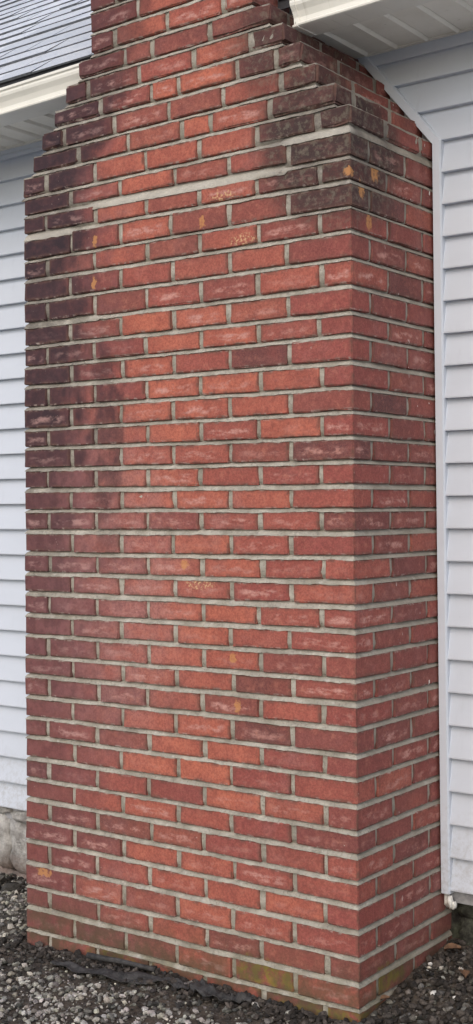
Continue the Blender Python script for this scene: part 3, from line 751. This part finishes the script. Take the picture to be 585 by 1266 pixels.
tag(mesh_obj('soil_clod', mv_.tolist(), mf_.tolist(), GRAVEL, tint=mt_), 'dark wet clods of soil and bark against the chimney foot', 'soil', kind='stuff')

# ------------------------------------------------------------------ scraps on the ground
def ribbon(name, pts, width, seed, amp, label, group=None):
    """crumpled torn strip of fabric following pts on the ground"""
    P = [Vector(p) for p in pts]; NU, NV = 46, 9; V, F = [], []
    def at(t):
        t *= len(P) - 1; i = min(int(t), len(P) - 2); return P[i].lerp(P[i + 1], t - i), (P[i + 1] - P[i]).normalized()
    for layer in (0, 1):
        for i in range(NU + 1):
            u = i / NU; c, d = at(u); n = Vector((-d.y, d.x))
            w = width * (0.55 + 0.45 * math.sin(math.pi * min(1, u * 1.15 + .08))) * (1 + 0.35 * mnoise.noise(Vector((u * 7, seed, 0))))
            for j in range(NV + 1):
                v = j / NV - .5
                edge = 0.16 * mnoise.noise(Vector((u * 16, seed + 3, round(v))))
                q = c + n * (v * w * (1 + edge))
                h = amp * (0.55 + 0.8 * mnoise.noise(Vector((u * 8, v * 2.2, seed))) + 0.6 * abs(mnoise.noise(Vector((u * 5 + v * 3, v * 5, seed + 9)))) + 0.5 * abs(mnoise.noise(Vector((u * 22, v * 7, seed + 4)))))
                V.append((q.x, q.y, gh(q.x, q.y) + 0.004 + max(-0.004, h) - layer * 0.0016))
    nv = NV + 1; L = (NU + 1) * nv
    for i in range(NU):
        for j in range(NV):
            a = i * nv + j; F.append((a, a + nv, a + nv + 1, a + 1)); F.append((L + a, L + a + 1, L + a + nv + 1, L + a + nv))
    rim = [i * nv for i in range(NU + 1)] + [NU * nv + j for j in range(1, nv)] + [i * nv + NV for i in range(NU - 1, -1, -1)] + [j for j in range(NV - 1, 0, -1)]
    for k in range(len(rim)):
        a, b = rim[k], rim[(k + 1) % len(rim)]; F.append((b, a, L + a, L + b))
    o = mesh_obj(name, V, F, FABRIC, smooth=True)
    return tag(o, label, 'fabric', group)
ribbon('landscape_fabric', [(-0.98, -0.115), (-0.86, -0.130), (-0.70, -0.115), (-0.58, -0.075), (-0.50, -0.085)], 0.055, 1.7, 0.014, 'long torn strip of black landscape fabric crumpled on the gravel', 'fabric scraps')
ribbon('landscape_fabric', [(-0.50, -0.055), (-0.44, -0.085), (-0.36, -0.085), (-0.31, -0.05)], 0.055, 5.2, 0.022, 'short curled scrap of black landscape fabric beside the long strip', 'fabric scraps')
# a grey stick lying under the brickwork
def stick(pts, r0):
    V, F = [], []; n = 7
    for i, p in enumerate(pts):
        for k in range(n):
            a = 2 * math.pi * k / n; r_ = r0 * (1 - 0.35 * i / len(pts)) * (1 + 0.25 * rng.random())
            V.append((p[0], p[1] + math.cos(a) * r_, gh(p[0], p[1]) + p[2] + math.sin(a) * r_))
    for i in range(len(pts) - 1):
        for k in range(n): F.append((i * n + k, (i + 1) * n + k, (i + 1) * n + (k + 1) % n, i * n + (k + 1) % n))
    F += [tuple(range(n)), tuple(range(len(V) - n, len(V)))[::-1]]
    return V, F
v, f = stick([(-0.90, -0.062, .030), (-0.84, -0.060, .028), (-0.78, -0.055, .027), (-0.71, -0.058, .024), (-0.65, -0.052, .020)], 0.0085)
tag(mesh_obj('stick', v, f, FABRIC, smooth=True), 'thin dark rolled strip lying between the fabric and the bricks', 'stick')
def leaf(x, y, s, rz_, label):
    V, F = [], []; N_ = 7
    for i in range(N_):
        t = i / (N_ - 1); w = s * 0.32 * math.sin(math.pi * min(.97, t * .92 + .05)) ** .8
        for j in (-1, 0, 1):
            V.append(((t - .5) * s, j * w, 0.010 + 0.16 * s * abs(j) + 0.10 * s * math.sin(t * 4)))
    for i in range(N_ - 1):
        for j in range(2): a = i * 3 + j; F.append((a, a + 3, a + 4, a + 1))
    L = len(V); V += [(a, b, c - 0.0012) for a, b, c in V]
    F += [tuple(q + L for q in g[::-1]) for g in F]
    o = mesh_obj('dead_leaf', V, F, LEAF, loc=(x, y, gh(x, y) + 0.012), smooth=True); o.rotation_euler = (0.15, -0.1, rz_)
    tag(o, label, 'leaf', 'dead leaves on the soil')
leaf(0.060, 0.42, 0.05, 0.7, 'curled brown dead leaf on the soil close under the siding')
leaf(0.15, 0.30, 0.045, 2.2, 'brown dead leaf on the dark gravel beside the chimney flank')
leaf(0.02, 0.10, 0.03, 1.1, 'tiny reddish dead leaf against the mossy corner brick')
def chip(x, y, s, label):
    v, f = rock(0, 0, 0, s, s * .7, s * .55, x * 91 + y * 13, 1, .4, .3)
    o = mesh_obj('stone_chip', v, f, CHIP, loc=(x, y, gh(x, y) + s * .9)); o.rotation_euler = (0.2, 0.1, x * 40)
    tag(o, label, 'stone', 'pale stone chips')
chip(0.035, 0.33, 0.010, 'pale stone chip on dark soil, closest of the chips to the brick flank')
chip(0.115, 0.19, 0.011, 'pale flat stone chip lying out on the dark gravel right of the chimney')
chip(0.175, 0.20, 0.009, 'small pale stone chip farthest out from the chimney flank')
# rubble lumps heaped under the left siding
for i, (x, y, s, lab) in enumerate(((-1.78, 0.385, .045, 'angular grey rock leaning on the whitewashed foundation'), (-1.66, 0.36, .035, 'smaller dark rock at the foot of the whitewashed foundation'))):
    v, f = rock(0, 0, 0, s, s * .7, s * .5, 20 + i * 3.3, 2, .35, .35)
    t = np.tile((0.13, 0.12, 0.105, 1.0) if i == 0 else (0.06, 0.056, 0.05, 1.0), (len(v), 1))
    o = mesh_obj('rock', v, f, GRAVEL, loc=(x, y, gh(x, y) + s * .3), tint=t); o.rotation_euler[2] = i * 1.3
    tag(o, lab, 'rock', 'rocks by the foundation')
